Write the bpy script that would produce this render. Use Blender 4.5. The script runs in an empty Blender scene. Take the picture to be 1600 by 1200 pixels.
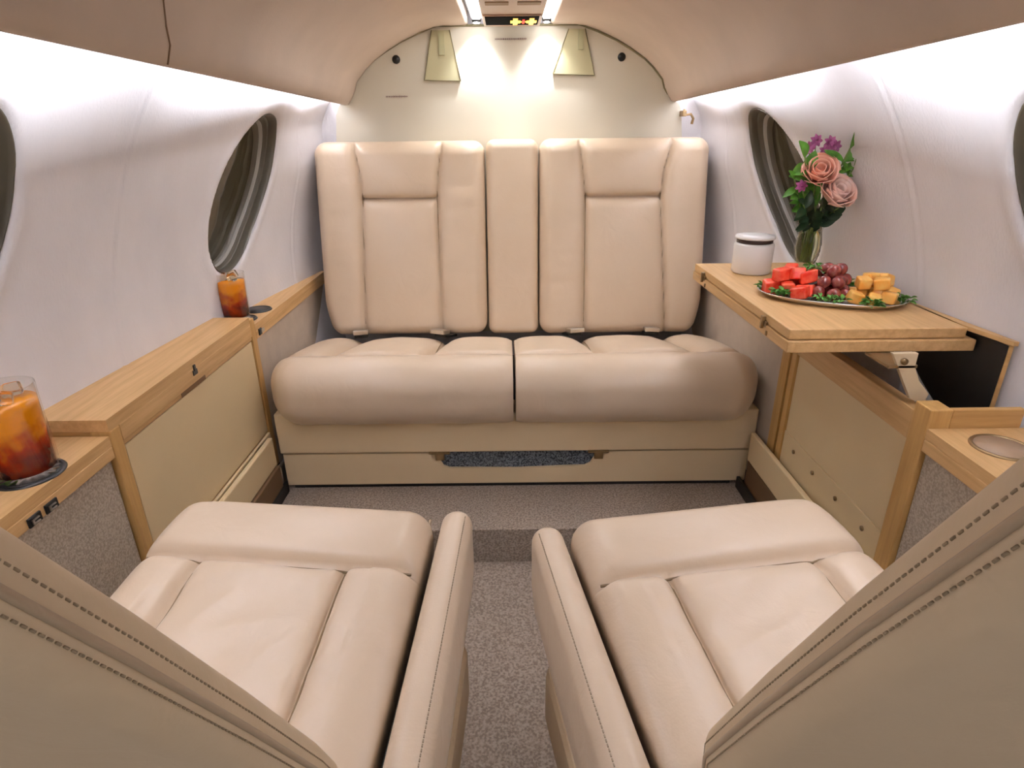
import bpy, bmesh, math, random
import numpy as np
from mathutils import Vector, Matrix, noise
random.seed(7)
PI = math.pi
scn = bpy.context.scene
COL = scn.collection

# ------------------------------------------------------------------ camera
F, PITCH, ROLL = 943.0, math.radians(22.7), 0.011
cam_d = bpy.data.cameras.new('camera')
cam_d.sensor_width = 36.0
cam_d.lens = F / 1600 * 36
cam_d.shift_x = 3 / 1600
cam_d.clip_start = 0.005
cam = bpy.data.objects.new('camera', cam_d)
COL.objects.link(cam)
fw = Vector((0, math.cos(PITCH), -math.sin(PITCH)))
up = Vector((0, math.sin(PITCH), math.cos(PITCH)))
rt = Vector((1, 0, 0))
cx_ = rt * math.cos(ROLL) - up * math.sin(ROLL)
cy_ = rt * math.sin(ROLL) + up * math.cos(ROLL)
M = Matrix.Identity(4)
for i in range(3):
    M[i][0] = cx_[i]; M[i][1] = cy_[i]; M[i][2] = -fw[i]
M[0][3], M[1][3], M[2][3] = -0.003, 0.0, 0.83
cam.matrix_world = M
scn.camera = cam

# ------------------------------------------------------------------ world, lights, exposure
world = bpy.data.worlds.new('world'); scn.world = world
world.use_nodes = True
bg = world.node_tree.nodes['Background']
bg.inputs['Color'].default_value = (0.93, 0.95, 1.0, 1)
bg.inputs['Strength'].default_value = 1.0          # added fill light, let in by leaving the cabin's forward end open
scn.view_settings.view_transform = 'Standard'
scn.view_settings.look = 'None'
scn.view_settings.gamma = 1.0
scn.view_settings.exposure = 0.0
scn.view_settings.use_curve_mapping = False

def spot(name, loc, target, energy, size, blend, rad, col):
    d = bpy.data.lights.new(name, 'SPOT'); d.energy = energy
    d.spot_size = math.radians(size); d.spot_blend = blend
    d.shadow_soft_size = rad; d.color = col
    o = bpy.data.objects.new(name, d); COL.objects.link(o)
    o.location = loc
    o.rotation_euler = (Vector(target) - Vector(loc)).to_track_quat('-Z', 'Y').to_euler()
    return o
# reading lights at the aft end of the ceiling channel
spot('reading_light', (-.086, 1.948, 1.100), (-.10, 1.985, .6), 5.6, 98, 0.9, .010, (.90, .94, 1))
spot('reading_light', (.108, 1.948, 1.100), (.122, 1.985, .6), 5.6, 98, 0.9, .010, (.92, .94, 1))

STRIP_SIDE, STRIP_TOP = 122.0, 24.0

# ------------------------------------------------------------------ materials
def newmat(name):
    m = bpy.data.materials.new(name); m.use_nodes = True
    nt = m.node_tree
    return m, nt, nt.nodes['Principled BSDF'], nt.nodes, nt.links

def texco(nt, scale=(1, 1, 1)):
    tc = nt.nodes.new('ShaderNodeTexCoord'); mp = nt.nodes.new('ShaderNodeMapping')
    mp.inputs['Scale'].default_value = scale
    nt.links.new(tc.outputs['Object'], mp.inputs['Vector'])
    return mp.outputs['Vector']

def mat(name, col, rough=.5, metal=0, var=0, vscale=20, bump=0, bscale=200, bdist=.001, stretch=(1, 1, 1),
        spec=.5, sheen=0, col2=None, detail=6, ramp=(.35, .65), bstretch=None, coat=0):
    m, nt, b, N, L = newmat(name)
    b.inputs['Base Color'].default_value = (*col, 1)
    b.inputs['Roughness'].default_value = rough
    b.inputs['Metallic'].default_value = metal
    b.inputs['Specular IOR Level'].default_value = spec
    if sheen: b.inputs['Sheen Weight'].default_value = sheen
    if coat: b.inputs['Coat Weight'].default_value = coat
    if col2 or var:
        v = texco(nt, stretch)
        n = N.new('ShaderNodeTexNoise'); n.inputs['Scale'].default_value = vscale; n.inputs['Detail'].default_value = detail
        L.new(v, n.inputs['Vector'])
        r = N.new('ShaderNodeValToRGB')
        c2 = col2 or tuple(c * (1 - var) for c in col)
        r.color_ramp.elements[0].position = ramp[0]; r.color_ramp.elements[1].position = ramp[1]
        r.color_ramp.elements[0].color = (*c2, 1); r.color_ramp.elements[1].color = (*col, 1)
        L.new(n.outputs['Fac'], r.inputs['Fac']); L.new(r.outputs['Color'], b.inputs['Base Color'])
    if bump:
        v = texco(nt, bstretch or (1, 1, 1))
        n = N.new('ShaderNodeTexNoise'); n.inputs['Scale'].default_value = bscale; n.inputs['Detail'].default_value = 5
        L.new(v, n.inputs['Vector'])
        bp = N.new('ShaderNodeBump'); bp.inputs['Strength'].default_value = bump; bp.inputs['Distance'].default_value = bdist
        L.new(n.outputs['Fac'], bp.inputs['Height']); L.new(bp.outputs['Normal'], b.inputs['Normal'])
    return m

def leather_mat(name, col, col2, rough):
    m, nt, b, N, L = newmat(name)
    b.inputs['Roughness'].default_value = rough
    v = texco(nt)
    n = N.new('ShaderNodeTexNoise'); n.inputs['Scale'].default_value = 9; n.inputs['Detail'].default_value = 4
    L.new(v, n.inputs['Vector'])
    r = N.new('ShaderNodeValToRGB'); r.color_ramp.elements[0].position = .3; r.color_ramp.elements[1].position = .7
    r.color_ramp.elements[0].color = (*col2, 1); r.color_ramp.elements[1].color = (*col, 1)
    L.new(n.outputs['Fac'], r.inputs['Fac']); L.new(r.outputs['Color'], b.inputs['Base Color'])
    vo = N.new('ShaderNodeTexVoronoi'); vo.inputs['Scale'].default_value = 420; L.new(v, vo.inputs['Vector'])
    n2 = N.new('ShaderNodeTexNoise'); n2.inputs['Scale'].default_value = 22; n2.inputs['Detail'].default_value = 3
    n2.inputs['Distortion'].default_value = 1.2; L.new(v, n2.inputs['Vector'])
    b1 = N.new('ShaderNodeBump'); b1.inputs['Strength'].default_value = .10; b1.inputs['Distance'].default_value = .0006
    b2 = N.new('ShaderNodeBump'); b2.inputs['Strength'].default_value = .35; b2.inputs['Distance'].default_value = .003
    L.new(vo.outputs['Distance'], b1.inputs['Height']); L.new(n2.outputs['Fac'], b2.inputs['Height'])
    L.new(b2.outputs['Normal'], b1.inputs['Normal']); L.new(b1.outputs['Normal'], b.inputs['Normal'])
    return m

def wood_mat(name, a, b_, axis_scale):
    m, nt, b, N, L = newmat(name)
    b.inputs['Roughness'].default_value = .42
    v = texco(nt, axis_scale)
    n = N.new('ShaderNodeTexNoise'); n.inputs['Scale'].default_value = 1; n.inputs['Detail'].default_value = 7
    n.inputs['Roughness'].default_value = .65; n.inputs['Distortion'].default_value = .3
    L.new(v, n.inputs['Vector'])
    r = N.new('ShaderNodeValToRGB'); r.color_ramp.elements[0].position = .33; r.color_ramp.elements[1].position = .66
    r.color_ramp.elements[0].color = (*b_, 1); r.color_ramp.elements[1].color = (*a, 1)
    L.new(n.outputs['Fac'], r.inputs['Fac']); L.new(r.outputs['Color'], b.inputs['Base Color'])
    return m

def weave_mat(name, c1, c2, scale, rough=.9):
    m, nt, b, N, L = newmat(name)
    b.inputs['Roughness'].default_value = rough
    v = texco(nt)
    vo = N.new('ShaderNodeTexNoise'); vo.inputs['Scale'].default_value = scale; vo.inputs['Detail'].default_value = 2
    L.new(v, vo.inputs['Vector'])
    r = N.new('ShaderNodeValToRGB'); r.color_ramp.elements[0].position = .38; r.color_ramp.elements[1].position = .62
    r.color_ramp.elements[0].color = (*c1, 1); r.color_ramp.elements[1].color = (*c2, 1)
    L.new(vo.outputs['Fac'], r.inputs['Fac']); L.new(r.outputs['Color'], b.inputs['Base Color'])
    bp = N.new('ShaderNodeBump'); bp.inputs['Strength'].default_value = .6; bp.inputs['Distance'].default_value = .002
    L.new(vo.outputs['Fac'], bp.inputs['Height']); L.new(bp.outputs['Normal'], b.inputs['Normal'])
    return m

def emit_mat(name, col, s):
    m, nt, b, N, L = newmat(name)
    b.inputs['Base Color'].default_value = (*col, 1)
    b.inputs['Emission Color'].default_value = (*col, 1)
    b.inputs['Emission Strength'].default_value = s
    return m

def glass_mat(name, col=(1, 1, 1), rough=0.0, ior=1.45):
    m, nt, b, N, L = newmat(name)
    b.inputs['Base Color'].default_value = (*col, 1)
    b.inputs['Transmission Weight'].default_value = 1
    b.inputs['Roughness'].default_value = rough
    b.inputs['IOR'].default_value = ior
    return m

LEATHER = leather_mat('cream_leather', (.71, .56, .41), (.68, .53, .38), .33)
LEATHER_SHADED = leather_mat('cream_leather_shaded', (.62, .475, .305), (.59, .45, .285), .5)  # darker, yellower copy of the leather; the shells' shade is in the colour
VINYL = mat('cream_panel', (.76, .59, .34), .38, var=.05, vscale=6)
FASCIA = mat('cream_fascia', (.80, .62, .38), .45, var=.04, vscale=6)
SEAM = mat('seam_thread', (.32, .235, .14), .7)
SEAML = mat('seam_thread_pale', (.42, .32, .215), .7)
CREASE = mat('seam_line', (.26, .18, .10), .8)
PIPING = mat('leather_piping', (.42, .31, .20), .5)
WOODY = wood_mat('oak_along', (.68, .425, .19), (.53, .31, .12), (90, 5, 90))
WOODZ = wood_mat('oak_upright_shaded', (.62, .365, .125), (.47, .26, .08), (90, 90, 6))  # posts: oak darkened and yellowed to carry the shade on upright faces
WOODX = wood_mat('oak_across_shaded', (.60, .355, .13), (.46, .255, .08), (6, 90, 90))  # end panels: the same side shade put into the oak colour
WALL = mat('wall_fabric', (.84, .82, .85), .85, var=.11, vscale=7, bump=.5, bscale=260, bdist=.0015,
           bstretch=(1, 1, .35), detail=8, ramp=(.3, .7), stretch=(1, 1.0, .5))
CEIL = mat('ceiling_suede', (.66, .545, .455), .9, var=.13, vscale=5, bump=.25, bscale=180, detail=5, ramp=(.3, .7))
BULK = mat('bulkhead_panel', (.68, .635, .525), .5, var=.03, vscale=4)
SIDEFAB = weave_mat('side_fabric', (.38, .31, .235), (.54, .455, .36), 300)
SIDEFAB2 = mat('aft_side_fabric', (.56, .47, .38), .9, var=.08, vscale=30, bump=.4, bscale=500)
CARPET = weave_mat('carpet', (.235, .18, .14), (.43, .345, .275), 240)
DARK = mat('dark_recess', (.012, .010, .008), .5)
BLACK = mat('black_plastic', (.01, .01, .01), .35)
MATTE = mat('matte_black', (.004, .004, .004), .95, spec=.05)
METAL = mat('brushed_metal', (.6, .55, .48), .3, metal=1)
BRONZE = mat('bronze_metal', (.30, .20, .10), .4, metal=.8)
OLIVE = mat('olive_pull_panel', (.50, .46, .28), .35)
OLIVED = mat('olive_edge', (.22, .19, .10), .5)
RIM = mat('window_rim', (.40, .38, .34), .3)
RIMD = mat('window_inner_rim', (.10, .085, .06), .35)
PANE = mat('window_pane', (.055, .045, .022), .06, spec=.6)
SHADE = mat('window_shade', (.10, .085, .05), .5, var=.4, vscale=5)
WHITE = mat('white_ceramic', (.90, .87, .85), .3)
SILVER = mat('silver_tray', (.72, .70, .68), .18, metal=1)
GLASS = glass_mat('clear_glass')
def thin_glass(name):
    m = bpy.data.materials.new(name); m.use_nodes = True; nt = m.node_tree; N = nt.nodes; N.clear(); L = nt.links
    o = N.new('ShaderNodeOutputMaterial'); mx = N.new('ShaderNodeMixShader'); fr = N.new('ShaderNodeFresnel')
    ge = N.new('ShaderNodeNewGeometry'); mr = N.new('ShaderNodeMapRange')      # same reflectance on either side of the thin wall
    mr.inputs['To Min'].default_value = 1.3; mr.inputs['To Max'].default_value = 1 / 1.3
    L.new(ge.outputs['Backfacing'], mr.inputs['Value']); L.new(mr.outputs[0], fr.inputs['IOR'])
    t = N.new('ShaderNodeBsdfTransparent'); t.inputs['Color'].default_value = (.97, .97, .96, 1)
    g = N.new('ShaderNodeBsdfGlossy'); g.inputs['Roughness'].default_value = .03
    L.new(fr.outputs[0], mx.inputs[0]); L.new(t.outputs[0], mx.inputs[1]); L.new(g.outputs[0], mx.inputs[2]); L.new(mx.outputs[0], o.inputs['Surface'])
    return m
GLASS2 = thin_glass('tumbler_glass')
TEA = None
LED_SIDE = emit_mat('side_led', (.88, .92, 1.0), STRIP_SIDE)
LED_TOP = emit_mat('top_led', (.94, .96, 1.0), STRIP_TOP)

# ------------------------------------------------------------------ mesh helpers
def link(o, parent=None):
    COL.objects.link(o)
    if parent is not None: o.parent = parent
    return o

def mesh(name, verts, faces, m, parent=None, smooth=False, mats=None, fmat=None):
    me = bpy.data.meshes.new(name)
    me.from_pydata([tuple(v) for v in verts], [], [tuple(f) for f in faces])
    me.validate()
    for mm in (mats or [m]): me.materials.append(mm)
    if fmat is not None and len(fmat) == len(me.polygons): me.polygons.foreach_set('material_index', fmat)
    if smooth: me.polygons.foreach_set('use_smooth', [True] * len(me.polygons))
    me.update()
    return link(bpy.data.objects.new(name, me), parent)

class MB:
    """gathers pieces of one part"""
    def __init__(s): s.v = []; s.f = []; s.sm = []
    def add(s, v, f, smooth=False):
        n = len(s.v); s.v += [tuple(p) for p in v]; s.f += [tuple(i + n for i in q) for q in f]; s.sm += [smooth] * len(f); return s
    def box(s, x0, x1, y0, y1, z0, z1, b=0.0015):
        v, f = bevbox(x0, x1, y0, y1, z0, z1, b); return s.add(v, f)
    def tube(s, pts, r, n=8, closed=False):
        v, f = tube_vf(pts, r, n, closed); return s.add(v, f, True)
    def prism(s, poly, a, b, axis='y'):
        v, f = prism_vf(poly, a, b, axis); return s.add(v, f)
    def lathe(s, prof, c=(0, 0, 0), n=40, mod=None):
        v, f = lathe_vf(prof, c, n, mod); return s.add(v, f, True)
    def build(s, name, m, parent=None):
        o = mesh(name, s.v, s.f, m, parent)
        if len(s.sm) == len(o.data.polygons): o.data.polygons.foreach_set('use_smooth', s.sm)
        bm = bmesh.new(); bm.from_mesh(o.data); bmesh.ops.recalc_face_normals(bm, faces=bm.faces); bm.to_mesh(o.data); bm.free()
        return o

def bevbox(x0, x1, y0, y1, z0, z1, b):
    x0, x1 = min(x0, x1), max(x0, x1); y0, y1 = min(y0, y1), max(y0, y1); z0, z1 = min(z0, z1), max(z0, z1)
    b = min(b, (x1 - x0) * .3, (y1 - y0) * .3, (z1 - z0) * .3)
    bm = bmesh.new(); bmesh.ops.create_cube(bm, size=1)
    for v in bm.verts:
        v.co = Vector(((x0 + x1) / 2 + v.co.x * (x1 - x0), (y0 + y1) / 2 + v.co.y * (y1 - y0), (z0 + z1) / 2 + v.co.z * (z1 - z0)))
    bmesh.ops.bevel(bm, geom=list(bm.edges), offset=b, segments=2, affect='EDGES', profile=.5)
    bm.verts.index_update()
    v = [tuple(q.co) for q in bm.verts]; f = [tuple(q.index for q in p.verts) for p in bm.faces]; bm.free()
    return v, f

def prism_vf(poly, a, b, axis):
    n = len(poly)
    def put(p, t):
        if axis == 'y': return (p[0], t, p[1])
        if axis == 'x': return (t, p[0], p[1])
        return (p[0], p[1], t)
    bm = bmesh.new()
    lo = [bm.verts.new(put(p, a)) for p in poly]; hi = [bm.verts.new(put(p, b)) for p in poly]
    f1 = bm.faces.new(lo); f2 = bm.faces.new(hi[::-1])
    for i in range(n): bm.faces.new((lo[i], lo[(i + 1) % n], hi[(i + 1) % n], hi[i]))
    bmesh.ops.triangulate(bm, faces=[f1, f2]); bmesh.ops.recalc_face_normals(bm, faces=bm.faces)
    bm.verts.index_update()
    v = [tuple(q.co) for q in bm.verts]; f = [tuple(q.index for q in p.verts) for p in bm.faces]; bm.free()
    return v, f

def tube_vf(pts, r, n=8, closed=False):
    P_ = [Vector(p) for p in pts]; V = []; Fc = []
    prev = None
    for i, p in enumerate(P_):
        a = P_[i - 1] if (i > 0 or closed) else p
        b = P_[(i + 1) % len(P_)] if (i < len(P_) - 1 or closed) else p
        t = (b - a).normalized()
        if prev is None:
            u = t.orthogonal().normalized()
        else:
            u = (prev - t * prev.dot(t)); u = u.normalized() if u.length > 1e-6 else t.orthogonal().normalized()
        prev = u; w = t.cross(u)
        rr = r(i / (len(P_) - 1)) if callable(r) else r
        for k in range(n):
            an = 2 * PI * k / n
            V.append(p + (u * math.cos(an) + w * math.sin(an)) * rr)
    m = len(P_)
    for i in range(m if closed else m - 1):
        for k in range(n):
            j = (i + 1) % m
            Fc.append((i * n + k, i * n + (k + 1) % n, j * n + (k + 1) % n, j * n + k))
    if not closed:
        Fc.append(tuple(range(n))[::-1]); Fc.append(tuple((m - 1) * n + k for k in range(n)))
    return V, Fc

def lathe_vf(prof, c, n=40, mod=None):
    V = []; Fc = []
    for i, (r, z) in enumerate(prof):
        for k in range(n):
            a = 2 * PI * k / n
            rr = r * (mod(a, z) if mod else 1)
            V.append((c[0] + rr * math.cos(a), c[1] + rr * math.sin(a), c[2] + z))
    for i in range(len(prof) - 1):
        for k in range(n):
            Fc.append((i * n + k, i * n + (k + 1) % n, (i + 1) * n + (k + 1) % n, (i + 1) * n + k))
    if prof[0][0] > 1e-5: Fc.append(tuple(range(n))[::-1])
    if prof[-1][0] > 1e-5: Fc.append(tuple((len(prof) - 1) * n + k for k in range(n)))
    return V, Fc

def rbox_vf(sx, sy, sz, r, step=.006, disp=None, rx=None):
    """rounded box centred at origin, gridded, with a displacement function disp(P, N) -> P (numpy arrays)"""
    h = np.array([sx, sy, sz]) / 2; r = min(r, h.min() * .999)
    def cuts(L):
        inner = L - 2 * r
        k = max(3, int(round(r * 1.57 / step)))
        e = np.linspace(0, r, k + 1)
        e = r - r * np.cos(e / r * PI / 2) if False else e
        mid = np.linspace(r, L - r, max(2, int(inner / step) + 2))[1:-1] if inner > 1e-6 else np.array([])
        return np.concatenate([e, mid, L - e[::-1]]) - L / 2
    cs = [cuts(2 * h[i]) for i in range(3)]
    idx = {}; V = []; Fc = []
    def vid(i, j, k):
        key = (i, j, k)
        if key not in idx:
            idx[key] = len(V); V.append((cs[0][i], cs[1][j], cs[2][k]))
        return idx[key]
    n0, n1, n2 = len(cs[0]) - 1, len(cs[1]) - 1, len(cs[2]) - 1
    for i in range(n0):
        for j in range(n1):
            Fc.append((vid(i, j, 0), vid(i, j + 1, 0), vid(i + 1, j + 1, 0), vid(i + 1, j, 0)))
            Fc.append((vid(i, j, n2), vid(i + 1, j, n2), vid(i + 1, j + 1, n2), vid(i, j + 1, n2)))
    for i in range(n0):
        for k in range(n2):
            Fc.append((vid(i, 0, k), vid(i + 1, 0, k), vid(i + 1, 0, k + 1), vid(i, 0, k + 1)))
            Fc.append((vid(i, n1, k), vid(i, n1, k + 1), vid(i + 1, n1, k + 1), vid(i + 1, n1, k)))
    for j in range(n1):
        for k in range(n2):
            Fc.append((vid(0, j, k), vid(0, j, k + 1), vid(0, j + 1, k + 1), vid(0, j + 1, k)))
            Fc.append((vid(n0, j, k), vid(n0, j + 1, k), vid(n0, j + 1, k + 1), vid(n0, j, k + 1)))
    P_ = np.array(V)
    inner = np.clip(P_, -(h - r), h - r)
    d = P_ - inner
    # spread the edge samples evenly over the round
    d = np.sin(np.clip(d / r, -1, 1) * PI / 4) / math.sin(PI / 4) if False else d
    ln = np.linalg.norm(d, axis=1, keepdims=True); N_ = d / np.maximum(ln, 1e-9)
    out = inner + N_ * r
    if disp is not None: out = disp(out, N_)
    return out, Fc

def rbox(name, size, r, m, parent, loc=(0, 0, 0), rot=None, step=.006, disp=None):
    v, f = rbox_vf(*size, r, step, disp)
    if rot is not None:
        R = np.array(Matrix.Rotation(rot[1], 3, rot[0])); v = v @ R.T
    v = v + np.array(loc)
    return mesh(name, v, f, m, parent, smooth=True)

def seamline(disp, lines, N_, loc, parent, name='seam', r=.0016, m=None):
    mb = MB()
    for pts in lines:
        P_ = np.array(pts, float); Q = disp(P_, np.tile(np.array(N_, float), (len(P_), 1))) + np.array(loc) + np.array(N_, float) * r * .7
        mb = MB(); mb.tube([tuple(q) for q in Q], r, 6); mb.build(name, m or CREASE, parent)

def T(o, label, cat, group=None, kind=None):
    o['label'] = label; o['category'] = cat
    if group: o['group'] = group
    if kind: o['kind'] = kind
    return o
def empty(name, loc=(0, 0, 0), rz=0.0):
    o = bpy.data.objects.new(name, None); o.empty_display_size = .03
    o.location = loc; o.rotation_euler = (0, 0, rz); return link(o)
def S(o, label=None):
    o['kind'] = 'structure'
    if label: o['label'] = label
    return o

def groove(d, w): return np.exp(-(d / w) ** 2)
def bulge(t): return np.clip(1 - t ** 2, 0, 1) ** .6      # t in -1..1

# ------------------------------------------------------------------ cabin shell
wyx = [-2, .8, 1.0, 1.36, 1.58, 1.7, 1.87, 2.05]; wyv = [.728, .722, .708, .680, .668, .650, .625, .60]
pzx = [-.13, .1, .43, .52, .6, .66, .72, .78, .84, .9, .95, 1.02, 1.08, 1.13, 1.152, 1.16]
pzv = [.84, .93, 1.0, 1.0, .987, .967, .940, .908, .868, .818, .765, .66, .53, .36, .2, 0]
RO = .024      # the right wall stands a touch further out
def sst(t): t = np.clip(t, 0, 1); return t * t * (3 - 2 * t)
def aft(y, z): return .050 * sst((y - 1.58) / .30) * sst((z - .72) / .16) * np.clip((1.12 - z) / .1, 0, 1)
def Wf(y, z): return np.interp(y, wyx, wyv) * np.interp(z, pzx, pzv) + aft(y, z)
Y0, Y1 = -1.1, 2.0
WINS = [(1.505, .70, .132, .174), (.697, .70, .132, .174)]; SH = .36
WINR = [WINS[0], (.708, .70, .132, .174)]
def smooth_path(zs, k):
    for _ in range(k): zs[1:-1] = (zs[:-2] + zs[1:-1] * 2 + zs[2:]) / 4
    return zs
def wall(side):
    s = -1 if side == 'left' else 1
    zs1 = np.concatenate([np.linspace(-.12, .40, 12), np.arange(.405, .96, .005)])
    # profile beyond .95 runs almost flat: follow by width
    ys = np.concatenate([np.arange(Y0, .5, .03), np.arange(.5, Y1 + .001, .005)])
    wid = np.interp(zs1, pzx, pzv)
    pz = list(zs1); pf = list(wid)
    for f_ in np.linspace(.75, 0, 24):
        pf.append(f_); pz.append(float(np.interp(-f_, [-v for v in pzv[10:]], pzx[10:])))
    pz = np.array(pz); pf = np.array(pf)
    pf = smooth_path(pf, 25); pz = smooth_path(pz, 25)
    wy = np.interp(ys, wyx, wyv); wy = smooth_path(wy, 60)
    Yg, Zg = np.meshgrid(ys, pz, indexing='ij')
    X = (wy[:, None] + (RO if s > 0 else 0)) * pf[None, :] + aft(Yg, Zg)
    # soft quilting + seams
    for y0 in (1.055, .30, 1.80):
        ysm = y0 + .10 * (Zg - .7)
        X = X - .0014 * groove(Yg - ysm - .008, .005) + .0024 * groove(Yg - ysm, .0035)
    for (yc, zc, a, b) in (WINS if s < 0 else WINR):
        rr = np.sqrt(((Yg - yc - SH * (Zg - zc)) / a) ** 2 + ((Zg - zc) / b) ** 2)
        t = np.clip((1.03 - rr) / .10, 0, 1); t = t * t * (3 - 2 * t)
        lip = .004 * groove(rr - 1.12, .10)
        X = X + .055 * t - lip
    V = np.stack([s * X, Yg, Zg], -1).reshape(-1, 3)
    n, m_ = X.shape; Fc = []
    keep = np.ones((n, m_), bool)
    for (yc, zc, a, b) in (WINS if s < 0 else WINR):
        keep &= ~((((Yg - yc - SH * (Zg - zc)) / a) ** 2 + ((Zg - zc) / b) ** 2) < .72)
    for i in range(n - 1):
        for j in range(m_ - 1):
            if keep[i, j] or keep[i + 1, j + 1]:
                q = (i * m_ + j, (i + 1) * m_ + j, (i + 1) * m_ + j + 1, i * m_ + j + 1)
                Fc.append(q if s < 0 else q[::-1])
    return S(mesh('wall_' + side, V, Fc, WALL, smooth=True), 'white fabric covered curved cabin side wall, ' + side)
wall('left'); wall('right')

def window(n, s, spec):
    yc, zc, a, b = spec
    WW = lambda y, z: float(Wf(y, z)) + (RO * float(np.interp(z, pzx, pzv)) if s > 0 else 0)
    root = empty('window_%d' % n, (s * WW(yc, zc), yc, zc)); S(root)
    def ring(k, dx):
        pts = []
        for t in np.linspace(0, 2 * PI, 64, endpoint=False):
            z = zc + b * k * math.sin(t); y = yc + a * k * math.cos(t) + SH * (z - zc)
            pts.append((s * (WW(y, z) + dx) - root.location.x, y - yc, z - zc))
        return pts
    def band(name, rings, m):
        V = []; Fc = []
        for r_ in rings: V += r_
        k = 64
        for i in range(len(rings) - 1):
            for j in range(k):
                Fc.append((i * k + j, i * k + (j + 1) % k, (i + 1) * k + (j + 1) % k, (i + 1) * k + j))
        return mesh(name, V, Fc, m, root, smooth=True)
    band('rim', [ring(1.005, .004), ring(.998, .001), ring(.990, .002), ring(.985, .010), ring(.98, .024)], RIMD)
    band('inner_rim', [ring(.985, .022), ring(.965, .020), ring(.955, .024), ring(.950, .038), ring(.90, .040), ring(.89, .052)], RIMD)
    band('gasket', [ring(.945, .034), ring(.935, .031), ring(.925, .032), ring(.92, .041)], RIM)
    V = ring(.90, .05); c = (s * (WW(yc, zc) + .052) - root.location.x, 0, 0); V.append(c)
    mesh('pane', V, [(j, (j + 1) % 64, 64) for j in range(64)], PANE, root, smooth=True)
    V2 = [(x + s * .012, y, z) for x, y, z in V]
    mesh('shade', V2, [(j, (j + 1) % 64, 64) for j in range(64)], SHADE, root, smooth=True)
    return root
window(1, -1, WINS[0]); window(2, 1, WINS[0]); window(3, -1, WINS[1]); window(4, 1, WINR[1])

# aft wall behind the bulkhead panel
prof = [(float(Wf(2.0, z)), z) for z in np.linspace(-.12, .95, 20)] + [(f_ * .605, float(np.interp(-f_, [-v for v in pzv[10:]], pzx[10:]))) for f_ in (.70, .58, .38, .2, 0)]
poly = [(-x - .02, z) for x, z in prof] + [(x + .05, z) for x, z in prof[::-1][1:]]
S(MB().prism(poly, 2.0, 2.02).build('wall_back', WALL))
# cream bulkhead panel, cut to the ceiling's line
half = [(.527, .20), (.524, .80), (.515, .88), (.505, .905), (.49, .908), (.47, .928), (.458, .945), (.45, .968), (.42, 1.0), (.394, 1.022), (.35, 1.048), (.308, 1.070), (.255, 1.092), (.215, 1.106), (.20, 1.110)]
poly = [(-x, z) for x, z in half] + [(x + .004, z) for x, z in half[::-1]]
blk = S(MB().prism([(x * 1.0, z) for x, z in poly], 1.980, 1.998).build('trim_1', BULK), 'cream bulkhead panel behind the divan')
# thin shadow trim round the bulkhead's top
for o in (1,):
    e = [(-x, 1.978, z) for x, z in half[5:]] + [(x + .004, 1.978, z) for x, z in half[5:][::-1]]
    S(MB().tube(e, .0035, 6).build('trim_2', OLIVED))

# ceiling: cross-section swept forward
chalf = [(.515, .935), (.505, .915), (.492, .907), (.48, .909), (.466, .928), (.457, .945), (.449, .968), (.42, 1.0), (.394, 1.022), (.35, 1.050), (.308, 1.072), (.255, 1.094), (.215, 1.106), (.19, 1.109), (.125, 1.110), (.118, 1.114), (.118, 1.14)]
def ceiling(s, name):
    ys = np.concatenate([np.arange(Y0, .5, .08), np.arange(.5, 1.985, .02)]); V = []; Fc = []
    for y in ys:
        k = np.clip((1.98 - y) / 1.42, 0, 2.2)
        for (x, z) in chalf:
            w = np.clip((x - .118) / .37, 0, 1)
            xx = x - .082 * k * w                       # lip draws in a little towards the front
            bow = .0
            V.append((s * xx + .006, y, z + bow))
    m_ = len(chalf)
    for i in range(len(ys) - 1):
        for j in range(m_ - 1):
            q = (i * m_ + j, (i + 1) * m_ + j, (i + 1) * m_ + j + 1, i * m_ + j + 1)
            Fc.append(q if s > 0 else q[::-1])
    return mesh(name, V, Fc, CEIL, None, smooth=True)
for s in (-1, 1):
    o = ceiling(s, 'ceiling'); S(o, 'tan suede ceiling panel')
    sub = o.modifiers.new('sol', 'SOLIDIFY'); sub.thickness = .004; sub.offset = 1
# panel joint on the left ceiling
pts = []
for i, (x, z) in enumerate(chalf[3:12]):
    y = .815 - .012 * i + .003 * math.sin(i * 2.1)
    k = (1.98 - y) / 1.42; w = (x - .118) / .37
    pts.append((-(x - .082 * k * w) + .006 - .0 , y, z - .0008))
S(MB().tube(pts, .0012, 6).build('trim_3', mat('ceiling_crease', (.25, .16, .10), .9)))
# ------------------------------------------------------------------ floor
fl = MB()
fl.box(-.62, .62, 1.149, 2.0, -.13, -.012)
fl.box(-.62, .62, Y0, 1.149, -.13, -.102)
S(fl.build('floor', CARPET))
S(MB().box(-.56, .56, 1.335, 1.37, -.012, .03).build('baseboard_back', DARK))
for s, nm in ((-1, 'left'), (1, 'right')):
    S(MB().box(s * .598, s * .62, Y0, 1.36, -.10, .05).build('baseboard_' + nm, DARK))

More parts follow.
